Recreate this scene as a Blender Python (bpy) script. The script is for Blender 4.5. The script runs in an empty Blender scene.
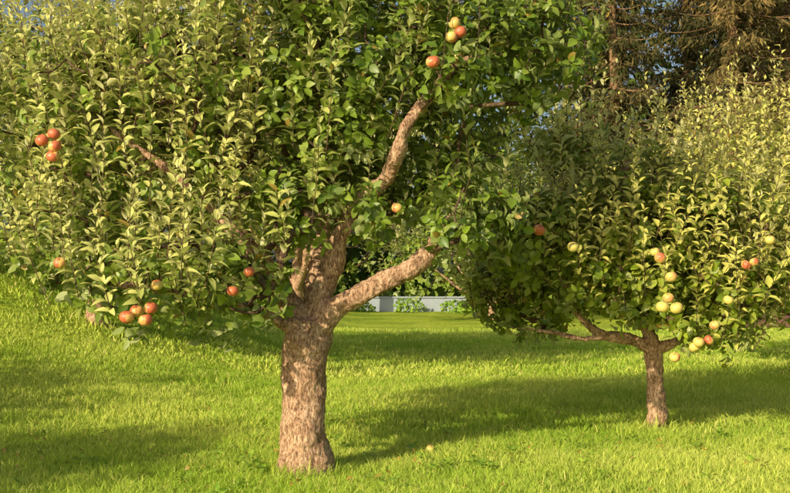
import bpy, math, numpy as np
from mathutils import Vector
rng=np.random.default_rng(7)
scene=bpy.context.scene
SUN_AZ=np.array([0.62,0.78]); SUN_EL=math.radians(23)

# ------------------------------------------------------------------ helpers
def sstep(t):
    t=np.clip(t,0,1); return t*t*(3-2*t)
def ground_h(x,y):
    x=np.asarray(x,float); y=np.asarray(y,float)
    h=2.6*sstep((-x-1)/9)*sstep((y-9)/13)
    h=h+0.9*sstep((-x-8)/14)*sstep((y-2)/14)
    h=h+0.018*np.sin(x*1.7+.6*y)*np.cos(y*1.3-.4*x)+0.008*np.sin(4.1*x+1.0)*np.sin(3.7*y)
    return h
def norm(v): 
    return v/np.maximum(np.linalg.norm(v,axis=-1,keepdims=True),1e-9)
def link(ob,parent=None):
    scene.collection.objects.link(ob)
    if parent is not None: ob.parent=parent
    return ob
def empty(name,loc=(0,0,0)):
    e=bpy.data.objects.new(name,None); e.empty_display_size=.3
    scene.collection.objects.link(e); return e
def mesh_from(name,V,loops,starts,mat,parent=None,attr=None,smooth=True):
    me=bpy.data.meshes.new(name)
    V=np.asarray(V,np.float32)
    me.vertices.add(len(V)); me.vertices.foreach_set('co',V.ravel())
    me.loops.add(len(loops)); me.loops.foreach_set('vertex_index',np.asarray(loops,np.int32))
    me.polygons.add(len(starts)); me.polygons.foreach_set('loop_start',np.asarray(starts,np.int32))
    if attr is not None:
        a=me.attributes.new('lf','FLOAT_COLOR','POINT')
        a.data.foreach_set('color',np.asarray(attr,np.float32).ravel())
    me.update(calc_edges=True); me.validate()
    me.polygons.foreach_set('use_smooth',np.full(len(me.polygons),smooth,dtype=bool))
    me.materials.append(mat)
    ob=bpy.data.objects.new(name,me); return link(ob,parent)
def template_mesh(name,Vt,faces,mat,parent=None,attr=None,smooth=True):
    N,k,_=Vt.shape
    lp=np.concatenate([np.array(f) for f in faces]); ln=np.array([len(f) for f in faces])
    st=np.concatenate([[0],np.cumsum(ln)[:-1]])
    loops=(lp[None,:]+(np.arange(N)*k)[:,None]).ravel()
    starts=(st[None,:]+(np.arange(N)*len(lp))[:,None]).ravel()
    return mesh_from(name,Vt.reshape(-1,3),loops,starts,mat,parent,attr,smooth)

def catmull(P,R,n=6):
    P=np.array(P,float);R=np.array(R,float)
    Q=np.vstack([2*P[0]-P[1],P,2*P[-1]-P[-2]]);out=[];ro=[]
    for i in range(len(P)-1):
        p0,p1,p2,p3=Q[i:i+4]
        for j in range(n):
            t=j/n
            out.append(.5*((2*p1)+(-p0+p2)*t+(2*p0-5*p1+4*p2-p3)*t*t+(-p0+3*p1-3*p2+p3)*t**3))
            ro.append(R[i]*(1-t)+R[i+1]*t)
    out.append(P[-1]);ro.append(R[-1])
    return np.array(out),np.array(ro)
class Tubes:
    def __init__(s): s.V=[];s.F=[];s.n=0
    def add(s,P,R,sides=6,cap=True,wob=0.0):
        P=np.asarray(P,float);m=len(P)
        T=norm(np.gradient(P,axis=0))
        ref=np.array([1,0,0]) if abs(T[0][0])<.8 else np.array([0,1,0])
        a=norm(np.cross(T[0],ref));rings=[]
        for i in range(m):
            a=norm(a-T[i]*np.dot(a,T[i])); b=np.cross(T[i],a)
            an=np.arange(sides)*2*math.pi/sides
            r=R[i]
            if wob>0:
                r=r*(1+wob*np.sin(2*an+i*.35)+wob*.7*np.sin(3*an-i*.5+1)+wob*.6*rng.standard_normal(sides)*.5)
            rings.append(P[i]+(np.cos(an)*r)[:,None]*a+(np.sin(an)*r)[:,None]*b)
        V=np.vstack(rings);n0=s.n
        i=np.arange(m-1)[:,None]*sides;j=np.arange(sides)[None,:];j2=(j+1)%sides
        q=np.stack([i+j,i+j2,i+sides+j2,i+sides+j],-1).reshape(-1,4)+n0
        s.V.append(V);s.F+= [tuple(f) for f in q.tolist()]
        if cap:
            s.F.append(tuple(range(n0+sides-1,n0-1,-1)))
            s.F.append(tuple(range(n0+(m-1)*sides,n0+m*sides)))
        s.n+=len(V)
    def build(s,name,mat,parent=None):
        lp=[];st=[];c=0
        for f in s.F: st.append(c);lp.extend(f);c+=len(f)
        return mesh_from(name,np.vstack(s.V),lp,st,mat,parent)

# ------------------------------------------------------------------ materials
def newmat(name):
    m=bpy.data.materials.new(name);m.use_nodes=True
    nt=m.node_tree;nt.nodes.clear()
    return m,nt,nt.nodes,nt.links
def mixc(nt,a,b,f,mode='MIX'):
    n=nt.nodes.new('ShaderNodeMix');n.data_type='RGBA';n.blend_type=mode
    for s,v in ((n.inputs[0],f),(n.inputs[6],a),(n.inputs[7],b)):
        if isinstance(v,bpy.types.NodeSocket): nt.links.new(v,s)
        elif isinstance(v,(int,float)): s.default_value=v
        else: s.default_value=(*v,1)
    return n.outputs[2]
def noise(nt,scale,detail=4,vec=None,rough=.55):
    n=nt.nodes.new('ShaderNodeTexNoise');n.inputs['Scale'].default_value=scale
    n.inputs['Detail'].default_value=detail;n.inputs['Roughness'].default_value=rough
    if vec is not None: nt.links.new(vec,n.inputs['Vector'])
    return n.outputs['Fac']
def ramp(nt,f,stops):
    r=nt.nodes.new('ShaderNodeValToRGB');el=r.color_ramp.elements
    while len(el)<len(stops): el.new(.5)
    for e,(p,c) in zip(el,stops):
        e.position=p;e.color=(*c,1) if len(c)==3 else c
    nt.links.new(f,r.inputs[0]);return r.outputs[0]
def coords(nt,scale=(1,1,1)):
    g=nt.nodes.new('ShaderNodeNewGeometry');m=nt.nodes.new('ShaderNodeMapping')
    m.inputs['Scale'].default_value=scale
    nt.links.new(g.outputs['Position'],m.inputs['Vector']);return m.outputs[0]
def leaf_mat(name,dark,light,young,under,under_y,transl=.25,tcol=(.34,.44,.04),rough=.42,cheap=False):
    m,nt,N,L=newmat(name)
    at=N.new('ShaderNodeAttribute');at.attribute_name='lf'
    sep=N.new('ShaderNodeSeparateColor');L.new(at.outputs['Color'],sep.inputs[0])
    top=mixc(nt,dark,light,sep.outputs[0]); top=mixc(nt,top,young,sep.outputs[1])
    und=mixc(nt,under,under_y,sep.outputs[1])
    g=N.new('ShaderNodeNewGeometry')
    col=mixc(nt,top,und,g.outputs['Backfacing'])
    if not cheap:
        mt=N.new('ShaderNodeMath');mt.operation='GREATER_THAN';mt.inputs[1].default_value=.985
        L.new(sep.outputs[2],mt.inputs[0]); col=mixc(nt,col,(.36,.25,.05),mt.outputs[0])
        p=N.new('ShaderNodeBsdfPrincipled');L.new(col,p.inputs['Base Color'])
        p.inputs['Roughness'].default_value=rough;p.inputs['Specular IOR Level'].default_value=.5
    else:
        p=N.new('ShaderNodeBsdfDiffuse');L.new(col,p.inputs['Color'])
    t=N.new('ShaderNodeBsdfTranslucent');L.new(mixc(nt,col,tcol,.6),t.inputs['Color'])
    mx=N.new('ShaderNodeMixShader');mx.inputs[0].default_value=transl
    L.new(p.outputs[0],mx.inputs[1]);L.new(t.outputs[0],mx.inputs[2])
    o=N.new('ShaderNodeOutputMaterial');L.new(mx.outputs[0],o.inputs[0]);return m
M_leaf=leaf_mat('apple_leaf',(.045,.11,.012),(.24,.34,.03),(.62,.62,.20),(.24,.31,.09),(.84,.80,.46),transl=.2)
M_leafB=leaf_mat('apple_leaf_yellowish',(.07,.15,.014),(.34,.42,.03),(.70,.66,.17),(.36,.41,.11),(.85,.80,.42),transl=.22)
M_far=leaf_mat('distant_leaf',(.02,.05,.012),(.08,.13,.025),(.14,.18,.05),(.05,.09,.03),(.13,.16,.06),cheap=True,transl=.15)
M_weed=leaf_mat('weed_leaf',(.20,.38,.04),(.38,.55,.06),(.2,.34,.04),(.28,.44,.08),(.2,.3,.08))
M_needle=leaf_mat('spruce_needles',(.025,.04,.016),(.08,.085,.035),(.32,.22,.09),(.045,.05,.025),(.28,.20,.08),transl=.12,tcol=(.1,.1,.03),cheap=True)
M_grass=leaf_mat('grass_blade',(.27,.43,.05),(.68,.80,.11),(.84,.78,.28),(.32,.48,.06),(.80,.74,.26),transl=.33,tcol=(.74,.88,.10),cheap=True)

def bark_mat(name,c1,c2,c3,scale=1.0,bump=.5,lichen=(.34,.35,.22),lf=.35):
    m,nt,N,L=newmat(name)
    v=coords(nt,(scale,scale,scale*.4)); v2=coords(nt,(1,1,1))
    n1=noise(nt,34,8,v,.7); n2=noise(nt,6,5,v2,.65); n3=noise(nt,80,5,v,.65)
    ridg=N.new('ShaderNodeTexNoise');ridg.noise_type='RIDGED_MULTIFRACTAL'
    ridg.inputs['Scale'].default_value=16;ridg.inputs['Detail'].default_value=6;L.new(v,ridg.inputs['Vector'])
    base=ramp(nt,n1,[(.32,c1),(.5,c2),(.66,c3)])
    col=mixc(nt,base,ramp(nt,n3,[(.38,(.38,.33,.30)),(.56,(1.15,1.15,1.15))]),1.0,'MULTIPLY')
    col=mixc(nt,col,ramp(nt,n2,[(.32,(.55,.50,.46)),(.55,(1.05,1.05,1.05))]),1.0,'MULTIPLY')
    lm=ramp(nt,n2,[(.56,(0,0,0)),(.70,(lf,lf,lf))])
    col=mixc(nt,col,lichen,lm)
    p=N.new('ShaderNodeBsdfPrincipled');L.new(col,p.inputs['Base Color'])
    p.inputs['Roughness'].default_value=.9;p.inputs['Specular IOR Level'].default_value=.2
    h=mixc(nt,mixc(nt,n1,n3,.4),ridg.outputs['Fac'],.4)
    b=N.new('ShaderNodeBump');b.inputs['Strength'].default_value=bump;b.inputs['Distance'].default_value=.05
    L.new(h,b.inputs['Height']);L.new(b.outputs[0],p.inputs['Normal'])
    o=N.new('ShaderNodeOutputMaterial');L.new(p.outputs[0],o.inputs[0]);return m
M_bark=bark_mat('apple_bark',(.26,.16,.10),(.58,.37,.25),(.86,.62,.45),1.0,1.0)
M_twig=bark_mat('apple_twig_bark',(.07,.045,.03),(.14,.09,.06),(.24,.17,.11),1.5,.3,lf=.15)
M_sbark=bark_mat('spruce_bark',(.18,.11,.06),(.34,.21,.12),(.45,.30,.18),.5,.4,lf=.1)

def apple_mat(name):
    m,nt,N,L=newmat(name)
    at=N.new('ShaderNodeAttribute');at.attribute_name='lf'
    sep=N.new('ShaderNodeSeparateColor');L.new(at.outputs['Color'],sep.inputs[0])
    nz=noise(nt,22,4,coords(nt,(1,1,.4)))
    ad=N.new('ShaderNodeMath');ad.operation='ADD';L.new(sep.outputs[0],ad.inputs[0]);L.new(nz,ad.inputs[1])
    col=ramp(nt,ad.outputs[0],[(.66,(.70,.58,.16)),(.95,(.72,.36,.13)),(1.3,(.60,.15,.07))])
    fine=noise(nt,260,2,coords(nt)); col=mixc(nt,col,(.8,.66,.3),ramp(nt,fine,[(.62,(0,0,0)),(.74,(.5,.5,.5))]))
    p=N.new('ShaderNodeBsdfPrincipled');L.new(col,p.inputs['Base Color'])
    p.inputs['Roughness'].default_value=.4
    o=N.new('ShaderNodeOutputMaterial');L.new(p.outputs[0],o.inputs[0]);return m
M_apple=apple_mat('apple_skin')

# ------------------------------------------------------------------ leaves
LT=[(0,0),(.22,-.40),(.22,0),(.22,.40),(.52,-.5),(.52,0),(.52,.5),(.8,-.30),(.8,0),(.8,.30),(1,0)]
LF=[(0,2,1),(0,3,2),(1,2,5,4),(2,3,6,5),(4,5,8,7),(5,6,9,8),(7,8,10),(8,9,10)]
ST=[(0,0),(.45,-.5),(.5,0),(.45,.5),(1,0)]
SF=[(0,2,1),(0,3,2),(1,2,4),(2,3,4)]
def leaves_geo(P,D,Nn,Ln,W,curl,fold,simple=False):
    T=np.array(ST if simple else LT)
    D=norm(D);S=norm(np.cross(D,Nn));Nn=np.cross(S,D)
    t=T[:,0][None,:,None];w=T[:,1][None,:,None]
    Ln=Ln[:,None,None];W=W[:,None,None];curl=curl[:,None,None];fold=fold[:,None,None]
    V=P[:,None,:]+D[:,None,:]*(t*Ln*(1-.25*curl*t))+S[:,None,:]*(w*W)+Nn[:,None,:]*(-curl*t*t*Ln+fold*np.abs(w)*W)
    return V
def frame(U):
    ref=np.where(np.abs(U[:,2:3])<.9,np.array([[0,0,1.]]),np.array([[1.,0,0]]))
    A=norm(np.cross(U,ref));B=np.cross(U,A);return A,B
def shoots(base,U,length,K,leafL,kind,young):
    n=len(base);U=norm(U);A,B=frame(U)
    k=np.arange(K)[None,:]
    t=np.clip((k+rng.random((n,K)))/K,.02,1)
    ph=2.4*k+rng.random((n,1))*6.28+rng.normal(0,.3,(n,K))
    rad=np.cos(ph)[...,None]*A[:,None,:]+np.sin(ph)[...,None]*B[:,None,:]
    if kind=='shoot':
        a=np.radians(56-38*t+rng.normal(0,9,(n,K)))
        sz=leafL*(1.05-.55*t**2.2)*rng.uniform(.78,1.15,(n,K))*rng.uniform(.8,1.15,(n,1)); wr=.42
    else:
        a=np.radians(rng.uniform(35,100,(n,K)))
        sz=leafL*rng.uniform(.6,1.15,(n,K)); wr=.6
    bend=norm(rng.normal(0,1,(n,3)))*.10
    pos=base[:,None,:]+U[:,None,:]*(length[:,None]*t)[...,None]+bend[:,None,:]*((t**2)*length[:,None])[...,None]
    ca=np.cos(a)[...,None];sa=np.sin(a)[...,None]
    D=U[:,None,:]*ca+rad*sa
    Nn=U[:,None,:]*sa-rad*ca
    if kind!='shoot': D=D+np.array([0,0,-.25]); Nn=Nn+np.array([0,0,.5])
    Nn=norm(Nn+rng.normal(0,.22,Nn.shape))
    pos=pos+D*.015
    yg=np.clip(young[:,None]*(.75+.45*t)+rng.normal(0,.1,(n,K)),0,1)
    rn=np.clip(rng.random((n,1))*.5+rng.random((n,K))*.5,0,1)
    f=lambda x:x.reshape(-1,3)
    return f(pos),f(D),f(Nn),sz.ravel(),(sz*wr*rng.uniform(.85,1.15,sz.shape)).ravel(),rn.ravel(),yg.ravel(),bend

def stems(base,U,length,bend,r0=.005):
    n=len(base);U=norm(U);A,B=frame(U);ts=np.array([0,.5,1.])
    rs=np.array([1,.75,.35])*r0
    V=np.zeros((n,9,3))
    for i,(t,r) in enumerate(zip(ts,rs)):
        c=base+U*(length*t)[:,None]+bend*(t*t*length)[:,None]
        for j in range(3):
            an=j*2.094
            V[:,i*3+j]=c+A*math.cos(an)*r+B*math.sin(an)*r
    F=[]
    for i in range(2):
        for j in range(3): F.append((i*3+j,i*3+(j+1)%3,i*3+3+(j+1)%3,i*3+3+j))
    return V,F

def apple_geo(c,r,seed):
    rs=np.random.default_rng(seed);nu,nv=20,14
    prof=[]
    for i in range(nv+1):
        th=math.pi*i/nv
        rr=math.sin(th)*(1.0+.06*math.cos(th)); z=math.cos(th)*.88
        z-= .30*math.exp(-(rr/.28)**2)*(1 if th<math.pi/2 else -.6)
        prof.append((rr,z))
    an=np.arange(nu)*2*math.pi/nu
    V=np.array([[rr*math.cos(a)*(1+.02*math.cos(5*a)),rr*math.sin(a)*(1+.02*math.cos(5*a)),z] for rr,z in prof for a in an])
    tx,ty=rs.normal(0,.35,2);cx,sx=math.cos(tx),math.sin(tx);cy,sy=math.cos(ty),math.sin(ty)
    R=np.array([[1,0,0],[0,cx,-sx],[0,sx,cx]])@np.array([[cy,0,sy],[0,1,0],[-sy,0,cy]])
    V0=V.copy();V=V@R.T*r+np.array(c)
    F=[]
    for i in range(nv):
        for j in range(nu):
            F.append((i*nu+j,(i+1)*nu+j,(i+1)*nu+(j+1)%nu,i*nu+(j+1)%nu))
    side=rs.uniform(0,6.28)
    red=.28+.25*(V0[:,0]*math.cos(side)+V0[:,1]*math.sin(side))
    return V,F,red,R[:,2]
def apples_mesh(name,lst,parent):
    Vs=[];lp=[];st=[];n=0;c=0;at=[];tb=Tubes()
    for i,(x,y,z,r,rd) in enumerate(lst):
        V,F,red,up=apple_geo((x,y,z),r,i+int(abs(x)*100))
        Vs.append(V);at.append(np.clip(red+rd,0,1))
        for f in F:
            st.append(c);lp.extend([q+n for q in f]);c+=4
        n+=len(V)
        p=np.array([x,y,z]);
        tb.add([p+up*r*.5,p+up*r*1.1,p+up*r*1.5+np.array([0,.01,.012])],[.002,.0018,.0022],5)
    at=np.concatenate(at);A=np.stack([at,at,at,np.ones_like(at)],1)
    mesh_from(name,np.vstack(Vs),lp,st,M_apple,parent,A)
    tb.build('apple_stalks',M_twig,parent)

def sample_lobes(lobes,n,p=.27):
    w=np.array([l[3]*l[4]*l[5]*(l[6] if len(l)>6 else 1) for l in lobes])
    cnt=rng.multinomial(n,w/w.sum());P=[];O=[]
    for l,c in zip(lobes,cnt):
        d=norm(rng.normal(size=(c,3)));r=rng.random((c,1))**p
        P.append(np.array(l[:3])+d*r*np.array(l[3:6]));O.append(norm(d/np.array(l[3:6])))
    return np.vstack(P),np.vstack(O)

def apple_tree(name,trunk,limbs,lobes,n_nodes,n_shoot,n_spur,leafL,mat,apples=(),
               shoot_len=(.25,.6),K=(20,8),simple=False,young=.6,clear=(),remesh=.014,up=1.0,sfun=None,yfun=None,pfun=None,lean=.30,sdist=.15):
    root=empty(name)
    tb=Tubes();pts=[];rad=[]
    P,R=catmull(*trunk,n=8);tb.add(P,R,20,wob=.035)
    pts.append(P[-3:]);rad.append(R[-3:])
    for lp,lr in limbs:
        P,R=catmull(lp,lr,n=7);tb.add(P,R,12,wob=.04);pts.append(P[3:]);rad.append(R[3:])
    ob=tb.build('trunk_and_limbs',M_bark,root)
    if remesh:
        md=ob.modifiers.new('rm','REMESH');md.mode='VOXEL';md.voxel_size=remesh;md.use_smooth_shade=True
        sm=ob.modifiers.new('sm','SMOOTH');sm.factor=.5;sm.iterations=4
        tx=bpy.data.textures.new('barknoise','CLOUDS');tx.noise_scale=.035
        dp=ob.modifiers.new('d','DISPLACE');dp.texture=tx;dp.strength=.022;dp.mid_level=.5;dp.texture_coords='GLOBAL'
        tx2=bpy.data.textures.new('barklump','CLOUDS');tx2.noise_scale=.22
        dp=ob.modifiers.new('d2','DISPLACE');dp.texture=tx2;dp.strength=.06;dp.mid_level=.5;dp.texture_coords='GLOBAL'
    pts=np.vstack(pts);m0=len(pts)
    T,_=sample_lobes(lobes,n_nodes,.4)
    fork=np.array(trunk[0][-1]);T=T[np.argsort(np.linalg.norm(T-fork,axis=1))]
    nodes=np.vstack([pts,T]);par=np.full(len(nodes),-1)
    for i in range(m0,len(nodes)):
        d=nodes[:i]-nodes[i];dd=np.linalg.norm(d,axis=1)+ .35*np.maximum(0,d[:,2])
        par[i]=np.argmin(dd)
    cnt=np.ones(len(nodes))
    for i in range(len(nodes)-1,m0-1,-1): cnt[par[i]]+=cnt[i]
    tb=Tubes()
    for i in range(m0,len(nodes)):
        a=nodes[par[i]];b=nodes[i];r1=min(.004+.0036*cnt[i]**.5,.032);r0=r1*1.2
        mid=(a+b)/2+rng.normal(0,.07,3)*np.linalg.norm(b-a)+np.array([0,0,-.04])*np.linalg.norm(b-a)
        q,rr=catmull([a,mid,b],[r0,(r0+r1)/2,r1],3);tb.add(q,rr,6,cap=False)
    tb.build('branches',M_twig,root)
    C=np.mean([l[:3] for l in lobes],axis=0)
    def anchors(n,outer,fr=.45):
        i=rng.integers(m0,len(nodes),n);f=rng.random((n,1))
        p=nodes[i]*(1-f)+nodes[par[i]]*f
        p2,o2=sample_lobes(lobes,n,outer)
        use=(rng.random(n)<fr)[:,None]
        o=norm(p-C-np.array([0,0,-.3]))
        return np.where(use,p+rng.normal(0,.05,(n,3)),p2),np.where(use,o,o2)
    LV=[];LA=[]
    def push(g,cu,fo):
        pos,D,Nn,sz,w,rn,yg,bend=g
        keep=np.ones(len(pos),bool)
        tip=pos+D*sz[:,None]*.6
        for (cx,cy,cz,cr) in clear:
            keep&=(np.linalg.norm(tip-np.array([cx,cy,cz]),axis=1)>cr)
        keep&= tip[:,2]>ground_h(tip[:,0],tip[:,1])+.25
        pos,D,Nn,sz,w,rn,yg=[q[keep] for q in (pos,D,Nn,sz,w,rn,yg)]
        LV.append(leaves_geo(pos,D,Nn,sz,w,rng.uniform(*cu,len(pos)),rng.uniform(*fo,len(pos)),simple))
        k=LV[-1].shape[1];b=rng.random(len(pos))
        a=np.stack([rn,yg,b,np.ones_like(b)],1);LA.append(np.repeat(a,k,axis=0))
    yf=(lambda p:np.full(len(p),young)) if yfun is None else yfun
    b,o=anchors(n_spur,.45)
    if pfun is not None:
        k=rng.random(len(b))<pfun(b);b,o=b[k],o[k]
    U=norm(o+rng.normal(0,.45,o.shape)+np.array([0,0,.15]))
    ln=rng.uniform(.03,.14,len(b))
    push(shoots(b,U,ln,K[1],leafL*.8,'spur',yf(b)*.10),(.05,.45),(.1,.6))
    b,o=anchors(int(n_shoot*5),.08,.10)
    k=o[:,2]>-.5
    if sfun is not None: k&=rng.random(len(b))<sfun(b)
    b,o=b[k],o[k]
    sel=[]
    for i in range(len(b)):
        if len(sel)>=n_shoot: break
        if sel:
            d=b[sel]-b[i]
            if np.min(np.hypot(np.hypot(d[:,0],d[:,1]),d[:,2]*.5))<sdist: continue
        sel.append(i)
    b,o=b[sel],o[sel]
    n_shoot=len(b)
    b=b-o*.03-np.array([0,0,.18])
    U=norm(o*lean*np.array([1,1,.3])+rng.normal(0,.13,o.shape)+np.array([0,0,.9*up]))
    ln=rng.uniform(*shoot_len,n_shoot)*np.where(rng.random(n_shoot)<.25,1.4,1)
    g=shoots(b,U,ln,K[0],leafL,'shoot',yf(b)*rng.uniform(.75,1.4,n_shoot));push(g,(.2,.8),(.2,.8))
    template_mesh('leaves',np.concatenate(LV),SF if simple else LF,mat,root,np.concatenate(LA))
    V,F=stems(b,U,ln,g[-1]);template_mesh('shoot_stems',V,F,M_twig,root)
    if len(apples): apples_mesh('apples',apples,root)
    return root

# ------------------------------------------------------------------ main apple tree
A_trunk=([(-.72,9,-.12),(-.73,9,.02),(-.74,9,.15),(-.75,9,.45),(-.745,9,.8),(-.72,9,1.08),(-.71,9,1.25)],
         [.29,.245,.205,.182,.178,.195,.18])
A_limbs=[
 ([(-.70,9,1.08),(-.58,8.96,1.24),(-.38,8.9,1.40),(-.10,8.82,1.54),(.15,8.8,1.67),(.28,8.85,1.80),(.40,9.1,2.0),(.6,9.4,2.3)],[.13,.11,.09,.084,.080,.068,.04,.02]),
 ([(-.70,9,1.12),(-.62,9.02,1.40),(-.52,9.0,1.68),(-.42,9.0,1.98),(-.30,9.0,2.2),(-.08,8.85,2.36),(.01,8.6,2.55),(.09,8.55,2.76),(.25,8.75,3.0),(.48,8.9,3.3),(.8,9.1,3.45)],[.12,.10,.085,.070,.060,.060,.060,.052,.04,.03,.02]),
 ([(-.74,9,1.12),(-.86,9.0,1.36),(-1.04,8.95,1.65),(-1.4,8.9,2.05),(-1.9,8.9,2.5),(-2.5,9,2.9)],[.12,.10,.07,.05,.035,.02]),
 ([(-.80,8.98,1.12),(-1.0,8.8,1.27),(-1.4,8.55,1.42),(-1.9,8.3,1.5),(-2.3,8.1,1.55)],[.05,.04,.03,.025,.02]),
 ([(-.68,9.05,1.2),(-.66,9.3,1.6),(-.6,9.6,2.3),(-.5,9.8,3.1),(-.4,9.8,3.9)],[.11,.09,.06,.04,.02]),
]
A_lobes=[
 (-1.85,8.35,1.62,.80,.65,.42,1.2),(-1.25,8.40,1.50,.42,.45,.34,1.8),
 (-2.5,8.8,1.85,.6,.6,.45),
 (-2.1,9.3,2.5,1.05,.9,.75,.8),(-1.15,9.2,2.4,.75,.8,.7),
 (-2.85,9.5,2.9,.9,.9,.8,.8),(-1.7,9.3,3.3,1.1,1.0,.7,.8),
 (-.45,9.4,3.4,1.0,.9,.85),(.75,9.4,3.5,.85,.9,.6,1.2),(.45,9.8,2.65,.55,.6,.55,1.4),
 (-.3,9.7,2.5,.7,.55,.6),(-.3,9.5,4.2,1.6,1.1,.6,.6),
 (.62,8.8,2.15,.36,.35,.30,3.0),(.46,8.6,2.02,.20,.2,.20,5.0),(-.22,8.6,2.15,.20,.2,.20,6.0),(.42,8.45,3.15,.3,.25,.3,2.5),(.15,9.3,2.2,.45,.4,.35,1.3),
 (1.3,9.6,3.6,.55,.7,.45),(-.55,8.9,2.9,.5,.4,.5,1.2),(-.75,8.7,2.15,.3,.25,.35,3.0),(-.25,8.6,2.8,.25,.2,.3,3.0),
]
def apx(px,py,Y,r,rd):
    k=Y/1097.; return ((px-395)*k,Y,1.6-(py-275)*k,r*1.08,rd)
A_apples=[apx(127,317,7.75,.048,.35),apx(137,311,7.85,.045,.3),apx(151,308,7.8,.046,.35),apx(146,320,7.72,.046,.25),apx(157,285,7.8,.04,.15),
 apx(41,140,8.1,.046,.35),apx(53,134,8.15,.045,.3),apx(54,146,8.05,.045,.2),apx(52,156,8.05,.045,.2),
 apx(433,61,8.15,.05,.35),apx(455,22,8.4,.045,.15),apx(452,36,8.35,.045,.15),apx(461,31,8.4,.045,.3),apx(457,57,8.4,.045,.1),
 apx(233,291,8.0,.04,.25),apx(60,263,8.0,.042,.1),apx(397,208,8.5,.04,-.1),apx(249,272,8.1,.04,.25)]
A_clear=[(a[0],a[1]-.07,a[2],.11) for a in A_apples]+[(x,y,z,.14) for x,y,z in
 [(-.05,8.42,2.44),(.0,8.35,2.58),(.07,8.35,2.72),(-.50,8.85,1.70),(-.44,8.85,1.85),(-.2,8.7,1.5),(.1,8.6,1.60),(.2,8.55,1.68),(-.6,8.8,1.4),(-.75,8.8,1.3)]]
apple_tree('apple_tree',A_trunk,A_limbs,A_lobes,460,720,2900,.130,M_leaf,A_apples,shoot_len=(.42,.85),clear=A_clear,
  sfun=lambda b:np.where(b[:,0]<-1.1,1.0,np.where(b[:,1]<9.0,.10,.35)),
  yfun=lambda b:np.clip(.95-.5*(b[:,0]+1.3),.25,1.05),
  pfun=lambda b:np.where(b[:,0]<-1.1,.55,1.0),sdist=.165)

# ------------------------------------------------------------------ second tree
B_trunk=([(2.73,11.5,-.1),(2.73,11.5,.02),(2.73,11.5,.2),(2.72,11.5,.5),(2.70,11.5,.78),(2.66,11.5,.95)],[.145,.12,.10,.092,.09,.09])
B_limbs=[
 ([(2.68,11.5,.84),(2.45,11.45,.93),(2.15,11.4,.99),(1.92,11.3,1.15),(1.78,11.2,1.4),(1.6,11.1,1.9)],[.07,.055,.047,.04,.035,.025]),
 ([(2.2,11.4,.97),(1.9,11.3,.95),(1.57,11.3,1.02),(1.2,11.4,1.06)],[.03,.024,.018,.010]),
 ([(2.68,11.5,.88),(2.6,11.5,1.2),(2.45,11.5,1.7),(2.4,11.5,2.4),(2.5,11.6,3.0)],[.075,.06,.055,.045,.03]),
 ([(2.70,11.5,.82),(2.95,11.4,.93),(3.3,11.2,1.15),(3.6,11.1,1.6),(3.8,11.1,2.2)],[.065,.048,.042,.035,.025]),
 ([(2.6,11.5,1.1),(2.3,11.9,1.4),(2.0,12.3,1.7)],[.05,.04,.02]),
]
B_lobes=[(2.35,11.3,2.0,.85,.85,.5),(3.3,11.0,1.5,.65,.75,.5,1.3),(3.15,10.8,1.08,.40,.4,.22,2.2),(1.35,11.1,2.0,.6,.7,.45),
 (2.55,11.0,1.45,.6,.5,.38,1.4),(1.55,12.2,1.45,.75,.6,.5,1.7),(2.5,11.5,2.6,.7,.8,.35,.8),(3.35,11.4,2.2,.7,.8,.45),(4.0,11.3,1.65,.6,.7,.5),(1.95,10.9,1.6,.5,.5,.4),
 (1.9,12.0,3.0,.5,.5,.4,.8)]
B_apples=[apx(660,258,10.0,.05,.0),apx(671,277,10.0,.052,-.15),apx(662,307,9.95,.056,-.2),apx(676,308,9.95,.056,-.15),apx(668,298,10.05,.05,-.15),
 apx(698,342,10.2,.05,-.05),apx(708,340,10.25,.045,.25),apx(674,357,10.3,.048,-.05),apx(694,347,10.25,.05,-.15),apx(539,230,10.1,.052,.35),apx(573,247,10.1,.05,-.1),
 apx(520,115,10.4,.045,-.1),apx(540,108,10.4,.04,-.2),apx(562,92,10.5,.04,-.2),apx(746,265,10.2,.045,.1),apx(770,240,10.3,.045,-.15),apx(728,300,10.1,.045,-.1),apx(714,325,10.15,.045,-.1),apx(655,252,10.1,.042,-.15),apx(754,262,10.2,.042,-.1)]
B_clear=[(a[0],a[1]-.08,a[2],.13) for a in B_apples]+[(2.66,11.3,.9,.2),(2.4,11.25,.93,.18),(2.1,11.2,1.0,.18),(1.9,11.1,1.15,.15)]
apple_tree('apple_tree',B_trunk,B_limbs,B_lobes,340,620,1700,.134,M_leafB,B_apples,shoot_len=(.5,1.0),young=.9,clear=B_clear,remesh=.012,lean=.45,sdist=.17)

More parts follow.
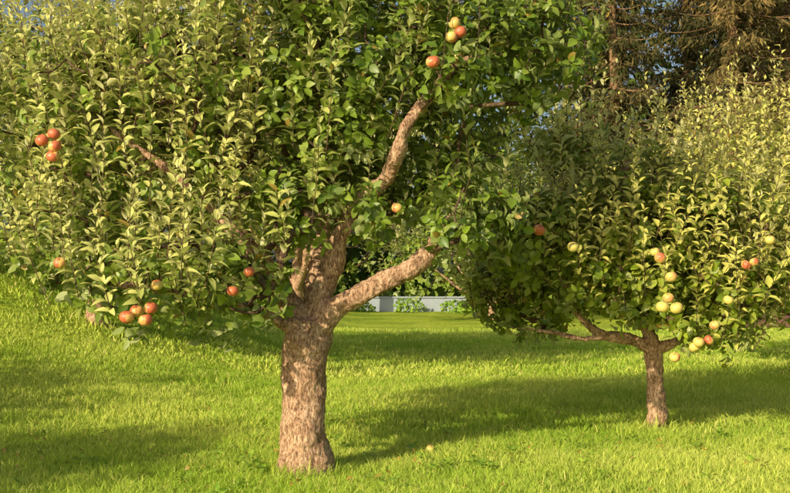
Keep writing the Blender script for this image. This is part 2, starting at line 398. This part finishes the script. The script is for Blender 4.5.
# ------------------------------------------------------------------ other orchard trees
def simple_tree(x,y,h,spread,mat,seed,n_s=1000,n_p=1700,leafL=.1,young=.7,low=1.1,tr=.13,sl=(.6,1.25)):
    global rng
    rng=np.random.default_rng(seed);g=float(ground_h(x,y))
    th=low*.95
    trunk=([(x,y,g-.1),(x,y,g+.05),(x+.02,y,g+th*.5),(x,y,g+th)],[tr*1.5,tr*1.2,tr,tr])
    limbs=[];lobes=[]
    for i in range(6):
        a=i*1.047+rng.uniform(-.3,.3);d=spread*rng.uniform(.5,.62);z=g+low+(h-low)*rng.uniform(.22,.5)
        ex,ey=x+math.cos(a)*d,y+math.sin(a)*d
        limbs.append(([(x,y,g+th*.85),(x+math.cos(a)*d*.35,y+math.sin(a)*d*.35,g+th+.2),(ex,ey,z)],[tr*.6,tr*.45,.03]))
        lobes.append((ex,ey,z,spread*.48,spread*.48,(h-low)*.30))
    for i in range(3):
        a=i*2.1+1;lobes.append((x+math.cos(a)*spread*.3,y+math.sin(a)*spread*.3,g+h*.78,spread*.45,spread*.45,h*.18))
    limbs.append(([(x,y,g+th*.9),(x+.1,y,g+h*.55),(x,y,g+h*.8)],[tr*.7,tr*.45,.03]))
    return apple_tree('apple_tree',trunk,limbs,lobes,160,n_s,n_p,leafL,mat,(),shoot_len=sl,K=(17,7),simple=True,young=young,remesh=0,sdist=.2)
simple_tree(-4.9,18,5.6,3.2,M_leaf,11,1150,2000,.155,young=1.1,low=.9,tr=.14)
simple_tree(-8.6,17.5,5.3,2.8,M_leaf,12,450,900,.155,young=1.1)
simple_tree(-1.6,17.5,4.8,2.4,M_leaf,13,400,1000,.15,young=.8,low=1.6)
simple_tree(3.3,38,6.4,4.0,M_leaf,14,400,900,.22,young=.5,low=.8)
simple_tree(7.0,18,4.5,3.4,M_leafB,15,1150,1600,.155,young=1.2,low=1.2)
simple_tree(10.9,20,4.8,2.6,M_leafB,16,300,700,.16,young=.8)
simple_tree(10.2,34,5.0,3.0,M_leaf,17,300,800,.2,young=.5,low=.8)
simple_tree(-6.0,6.0,2.9,1.7,M_leaf,18,200,1000,.12,young=.5,sl=(.2,.4),low=.9)
simple_tree(-7.7,9.6,3.3,2.0,M_leaf,20,200,1000,.12,young=.5,sl=(.2,.4),low=.9)

# ------------------------------------------------------------------ distant tree mass
rng=np.random.default_rng(33)
lob=[]
for x in np.arange(-46,48,2.4):
    yy=46+rng.uniform(-4,6);hh=rng.uniform(7,10)+(2 if x<-5 else 0)
    if -4<x<9: yy=54+rng.uniform(0,3)
    if x>-7: hh+=rng.uniform(5,8)
    if x>8: yy+=9
    g=float(ground_h(x,yy))
    for k in range(6):
        lob.append((x+rng.normal(0,.8),yy+rng.normal(0,1),g+hh*(.07+.16*k),2.1,1.8,hh*.14))
P,O=sample_lobes(lob,44000,.2)
D=norm(O+rng.normal(0,.6,O.shape)-np.array([0,0,.3]));Nn=norm(O+rng.normal(0,.5,O.shape)+np.array([0,0,.5]))
sz=rng.uniform(.32,.7,len(P));V=leaves_geo(P,D,Nn,sz,sz*.7,np.full(len(P),.3),np.full(len(P),.2),True)
a=np.stack([rng.random(len(P)),rng.random(len(P))*.5,rng.random(len(P))*.9,np.ones(len(P))],1)
template_mesh('distant_trees',V,SF,M_far,None,np.repeat(a,5,axis=0))
# low shrubs in front of and beside the far wall
lob=[(x,46.6+.5*math.sin(x*3),.18+.1*math.sin(x*5),.65,.4,.26+.1*math.sin(x*2.3)) for x in (-3.2,-2.6,-2.0,-1.5,.6,2.6,3.2,3.8,4.4,5.0,5.6,6.3)]
P,O=sample_lobes(lob,3800,.2);D=norm(O+rng.normal(0,.6,O.shape));Nn=norm(O+rng.normal(0,.5,O.shape)+np.array([0,0,.5]))
sz=rng.uniform(.1,.2,len(P));V=leaves_geo(P,D,Nn,sz,sz*.7,np.full(len(P),.3),np.full(len(P),.2),True)
a=np.stack([rng.random(len(P)),rng.random(len(P))*.4,rng.random(len(P))*.9,np.ones(len(P))],1)
template_mesh('shrubs',V,SF,M_weed,None,np.repeat(a,5,axis=0))

# ------------------------------------------------------------------ spruces
def spruce(x,y,h,seed,brown=.6,dens=60,wide=2.7):
    global rng
    rng=np.random.default_rng(seed);root=empty('spruce_tree');g=float(ground_h(x,y))
    tb=Tubes();zz=np.linspace(-.2,h,14);tb.add(np.stack([x+.1*np.sin(zz*.3),np.full(14,y),g+zz],1),.26*(1-zz/h*.93)+.01,10)
    VV=[];AA=[]
    z=4.5
    while z<min(h-.3,15.5):
        L0=(1-z/h)**.7*wide+.3
        for k in range(5):
            a=rng.uniform(0,6.28);L=L0*rng.uniform(.5,1.2);n=7;t=np.linspace(0,1,n)
            d=np.array([math.cos(a),math.sin(a),0])
            pth=np.array([x,y,g+z])+d*(t*L)[:,None]+np.array([0,0,1])*(-.42*L*t+.28*L*t**2.2)[:,None]
            tb.add(pth,.03*(1-t)+.006,4,cap=False)
            m=int(dens*L);tt=rng.uniform(.1,1,m)
            c=np.stack([np.interp(tt,t,pth[:,j]) for j in range(3)],1)
            side=np.array([-d[1],d[0],0]);sg=rng.choice([-1,1],m)[:,None]
            c=c+side*sg*rng.uniform(0,.22,(m,1))*L*.6+np.array([0,0,-1.])*rng.uniform(0,.35,(m,1))
            D=norm(np.array([0,0,-.8])+side*sg*.5+d*.4+rng.normal(0,.4,(m,3)))
            sz=rng.uniform(.15,.38,m)
            VV.append(leaves_geo(c,D,norm(rng.normal(size=(m,3))),sz,sz*.24,np.full(m,.1),np.full(m,.3),True))
            bb=rng.uniform(0,1)*brown
            aa=np.stack([rng.random(m),np.clip(bb+rng.normal(0,.15,m),0,1),np.zeros(m),np.ones(m)],1);AA.append(np.repeat(aa,5,axis=0))
        z+=rng.uniform(.35,.6)
    tb.build('trunk_and_branches',M_sbark,root)
    template_mesh('needles',np.concatenate(VV),SF,M_needle,root,np.concatenate(AA))
spruce(11.1,36,24,41,.8);spruce(14.0,39,26,42,.7);spruce(8.4,42,24,43,.3);spruce(-3.6,44,24,44,.2);spruce(16.8,41,24,45,.5)
spruce(12.6,47,26,46,.2,wide=4.2);spruce(17.5,50,26,47,.2,wide=4.2);spruce(9.5,52,26,48,.2,wide=4.2);spruce(15.0,46,26,49,.1,wide=4.2)

# ------------------------------------------------------------------ ground
def axis_vals(lo,hi,fine_lo,fine_hi,st,grow=1.25):
    v=list(np.arange(fine_lo,fine_hi+1e-6,st));s=st
    while v[-1]<hi: s*=grow;v.append(v[-1]+s)
    s=st
    while v[0]>lo: s*=grow;v.insert(0,v[0]-s)
    return np.array(v)
xs=axis_vals(-900,900,-14,18,.25);ys=axis_vals(-200,1500,0,40,.25)
X,Y=np.meshgrid(xs,ys);Z=ground_h(X,Y);nx,ny=len(xs),len(ys)
V=np.stack([X,Y,Z],-1).reshape(-1,3)
i=np.arange(ny-1)[:,None]*nx+np.arange(nx-1)[None,:]
q=np.stack([i,i+1,i+nx+1,i+nx],-1).reshape(-1)
m,nt,N,L=newmat('lawn_ground')
c=coords(nt);n1=noise(nt,.45,5,c);n2=noise(nt,6,6,c);n3=noise(nt,60,4,c,.7)
col=ramp(nt,n1,[(.35,(.32,.47,.055)),(.6,(.58,.70,.10)),(.75,(.66,.70,.14))])
col=mixc(nt,col,ramp(nt,n2,[(.35,(.6,.65,.5)),(.65,(1.15,1.1,1.0))]),1.0,'MULTIPLY')
col=mixc(nt,col,ramp(nt,n3,[(.35,(.5,.5,.45)),(.6,(1.2,1.2,1.1))]),1.0,'MULTIPLY')
p=N.new('ShaderNodeBsdfPrincipled');L.new(col,p.inputs['Base Color']);p.inputs['Roughness'].default_value=.95;p.inputs['Specular IOR Level'].default_value=.1
b=N.new('ShaderNodeBump');b.inputs['Strength'].default_value=1;b.inputs['Distance'].default_value=.05
L.new(mixc(nt,n2,n3,.5),b.inputs['Height']);L.new(b.outputs[0],p.inputs['Normal'])
o=N.new('ShaderNodeOutputMaterial');L.new(p.outputs[0],o.inputs[0])
mesh_from('ground',V,q,np.arange(len(q)//4)*4,m)
m,nt,N,L=newmat('reddish_soil')
col=ramp(nt,noise(nt,5,6,coords(nt),.7),[(.35,(.14,.07,.045)),(.65,(.32,.16,.10))])
p=N.new('ShaderNodeBsdfPrincipled');L.new(col,p.inputs['Base Color']);p.inputs['Roughness'].default_value=1
o=N.new('ShaderNodeOutputMaterial');L.new(p.outputs[0],o.inputs[0])
bx=np.linspace(8.5,26,71);by=np.linspace(0,1,12);V=[]
for jj,t in enumerate(by):
    for x in bx:
        y0=33.2+.25*math.sin(x*1.3)+.15*math.sin(x*4);y=y0+t*4.5
        V.append((x,y,float(ground_h(x,y))+.02+.22*math.sin(t*math.pi)*(1+.3*math.sin(x*3+y*4))))
i=np.arange(11)[:,None]*71+np.arange(70)[None,:];q=np.stack([i,i+1,i+72,i+71],-1).reshape(-1)
mesh_from('soil_bed',V,q,np.arange(len(q)//4)*4,m)

# ------------------------------------------------------------------ grass
rng=np.random.default_rng(5)
def fnoise(x,y):
    return (np.sin(x*2.1+1.3*np.sin(y*1.7))*np.sin(y*2.6+1.1*np.sin(x*1.9+2))+.6*np.sin(x*6.3+2*np.sin(y*4.1))*np.sin(y*5.7+1.5*np.sin(x*5)))/1.6
GV=[];GA=[]
def blades(y0,y1,dens,h0,h1,w,margin=.42):
    n=int(dens*(y1-y0)*(margin*(y0+y1)+1.6))
    y=rng.uniform(y0,y1,int(n*1.3));x=rng.uniform(-1,1,len(y))*(margin*y1+.8)
    k=np.abs(x)<margin*y+.8;x,y=x[k],y[k]
    k=(np.hypot(x+.74,y-9)>.22)&(np.hypot(x-2.73,y-11.5)>.11);x,y=x[k],y[k];n=len(x)
    f=fnoise(x,y);h=rng.uniform(h0,h1,n)*(1+.5*f)*np.where(rng.random(n)<.03,1.7,1)
    h=h*np.where(np.minimum(np.hypot(x+.74,y-9)-.25,np.hypot(x-2.73,y-11.5)-.12)<.12,1.6,1)
    a=rng.uniform(0,6.28,n);lean=rng.uniform(.1,1.2,n);la=rng.uniform(0,6.28,n)
    b=np.stack([x,y,ground_h(x,y)-.005],1);s=np.stack([np.cos(a),np.sin(a),0*a],1)*(w*rng.uniform(.6,1.3,n))[:,None]
    ld=np.stack([np.cos(la),np.sin(la),0*la],1)*(lean*h)[:,None];up=np.zeros((n,3));up[:,2]=h
    V=np.stack([b-s,b+s,b+s*.8+ld*.35+up*.6,b-s*.8+ld*.35+up*.6,b+ld+up*.95],1)
    GV.append(V);f2=fnoise(x*.35+3,y*.35)
    rn=np.clip(.5+.55*f2+.25*f+rng.normal(0,.25,n),0,1);yg=np.clip(np.where(rng.random(n)<.08,.9,.14+.25*f2),0,1)
    A=np.stack([rn,yg,np.zeros(n),np.ones(n)],1);GA.append(np.repeat(A,5,axis=0))
blades(7.0,11,2700,.03,.085,.0034)
blades(11,17,1200,.035,.09,.0055)
blades(17,32,300,.04,.10,.011)
template_mesh('lawn_grass',np.concatenate(GV),[(0,1,2,3),(3,2,4)],M_grass,None,np.concatenate(GA))
n=90;wx=rng.uniform(-4,4.5,n);wy=rng.uniform(7.6,11,n)
wx[:14]=-1.15+rng.normal(0,.12,14);wy[:14]=8.95+rng.normal(0,.12,14)
base=np.stack([wx,wy,ground_h(wx,wy)+.01],1)
g=shoots(base,np.tile([0,0,1.],(n,1))+rng.normal(0,.1,(n,3)),rng.uniform(.03,.09,n),8,.08,'spur',np.zeros(n))
pos,D,Nn,sz,w,rn,yg,_=g;D[:,2]=np.abs(D[:,2])+.25
V=leaves_geo(pos,D,Nn,sz,w*.8,rng.uniform(.2,.5,len(pos)),rng.uniform(.1,.4,len(pos)))
a=np.stack([rn,yg,0*rn,1+0*rn],1);template_mesh('lawn_weeds',V,LF,M_weed,None,np.repeat(a,11,axis=0))
n=200;x=rng.uniform(-4,5,n);y=rng.uniform(8,13,n)
P=np.stack([x,y,ground_h(x,y)+.06],1);D=rng.normal(size=(n,3))*[1,1,.2];Nn=np.tile([0,0,1.],(n,1))+rng.normal(0,.3,(n,3))
sz=rng.uniform(.04,.07,n);V=leaves_geo(P,D,Nn,sz,sz*.55,np.full(n,.4),np.full(n,.4))
a=np.stack([rng.random(n),0*x,0*x+1,1+0*x],1);template_mesh('fallen_leaves',V,LF,M_leaf,None,np.repeat(a,11,axis=0))
fa=empty('fallen_apple')
apples_mesh('apple',[(.32,9.95,float(ground_h(.32,9.95))+.03,.04,-.15)],fa)

# ------------------------------------------------------------------ garden wall
def box(V,F,x0,x1,y0,y1,z0,z1):
    n=len(V);V+= [(x0,y0,z0),(x1,y0,z0),(x1,y1,z0),(x0,y1,z0),(x0,y0,z1),(x1,y0,z1),(x1,y1,z1),(x0,y1,z1)]
    F+=[tuple(n+k for k in f) for f in [(0,3,2,1),(4,5,6,7),(0,1,5,4),(1,2,6,5),(2,3,7,6),(3,0,4,7)]]
m,nt,N,L=newmat('painted_render')
col=mixc(nt,(.26,.31,.40),(.42,.47,.56),noise(nt,1.5,6,coords(nt),.7))
p=N.new('ShaderNodeBsdfPrincipled');L.new(col,p.inputs['Base Color']);p.inputs['Roughness'].default_value=.85
o=N.new('ShaderNodeOutputMaterial');L.new(p.outputs[0],o.inputs[0])
V=[];F=[]
box(V,F,-2,3.2,48,48.25,-.1,.60)
box(V,F,-2.04,3.24,47.94,48.31,.60,.66)
lp=[i for f in F for i in f];mesh_from('garden_wall',V,lp,np.arange(len(F))*4,m,smooth=False)

# ------------------------------------------------------------------ sky, sun, camera
w=bpy.data.worlds.new('World');scene.world=w;w.use_nodes=True;nt=w.node_tree
bg=nt.nodes['Background'];sk=nt.nodes.new('ShaderNodeTexSky');sk.sky_type='NISHITA';sk.sun_disc=False
sx,sy=-SUN_AZ/np.linalg.norm(SUN_AZ)
sk.sun_elevation=SUN_EL;sk.sun_rotation=math.atan2(sx,sy);sk.dust_density=4.0
nt.links.new(sk.outputs[0],bg.inputs[0]);bg.inputs[1].default_value=.12
sd=bpy.data.lights.new('sun','SUN');sd.energy=5;sd.angle=math.radians(.5);sd.color=(1,.86,.55)
so=bpy.data.objects.new('sun',sd);scene.collection.objects.link(so)
tr=Vector((-sx*math.cos(SUN_EL),-sy*math.cos(SUN_EL),-math.sin(SUN_EL)))
so.rotation_euler=tr.to_track_quat('-Z','Y').to_euler()
cam=bpy.data.cameras.new('camera');co=bpy.data.objects.new('camera',cam);scene.collection.objects.link(co)
co.location=(0,0,1.6);co.rotation_euler=(math.radians(90+1.49),0,0);cam.lens=50;cam.sensor_width=36;cam.clip_end=3000
scene.camera=co
scene.view_settings.view_transform='Standard';scene.view_settings.look='None';scene.view_settings.exposure=0
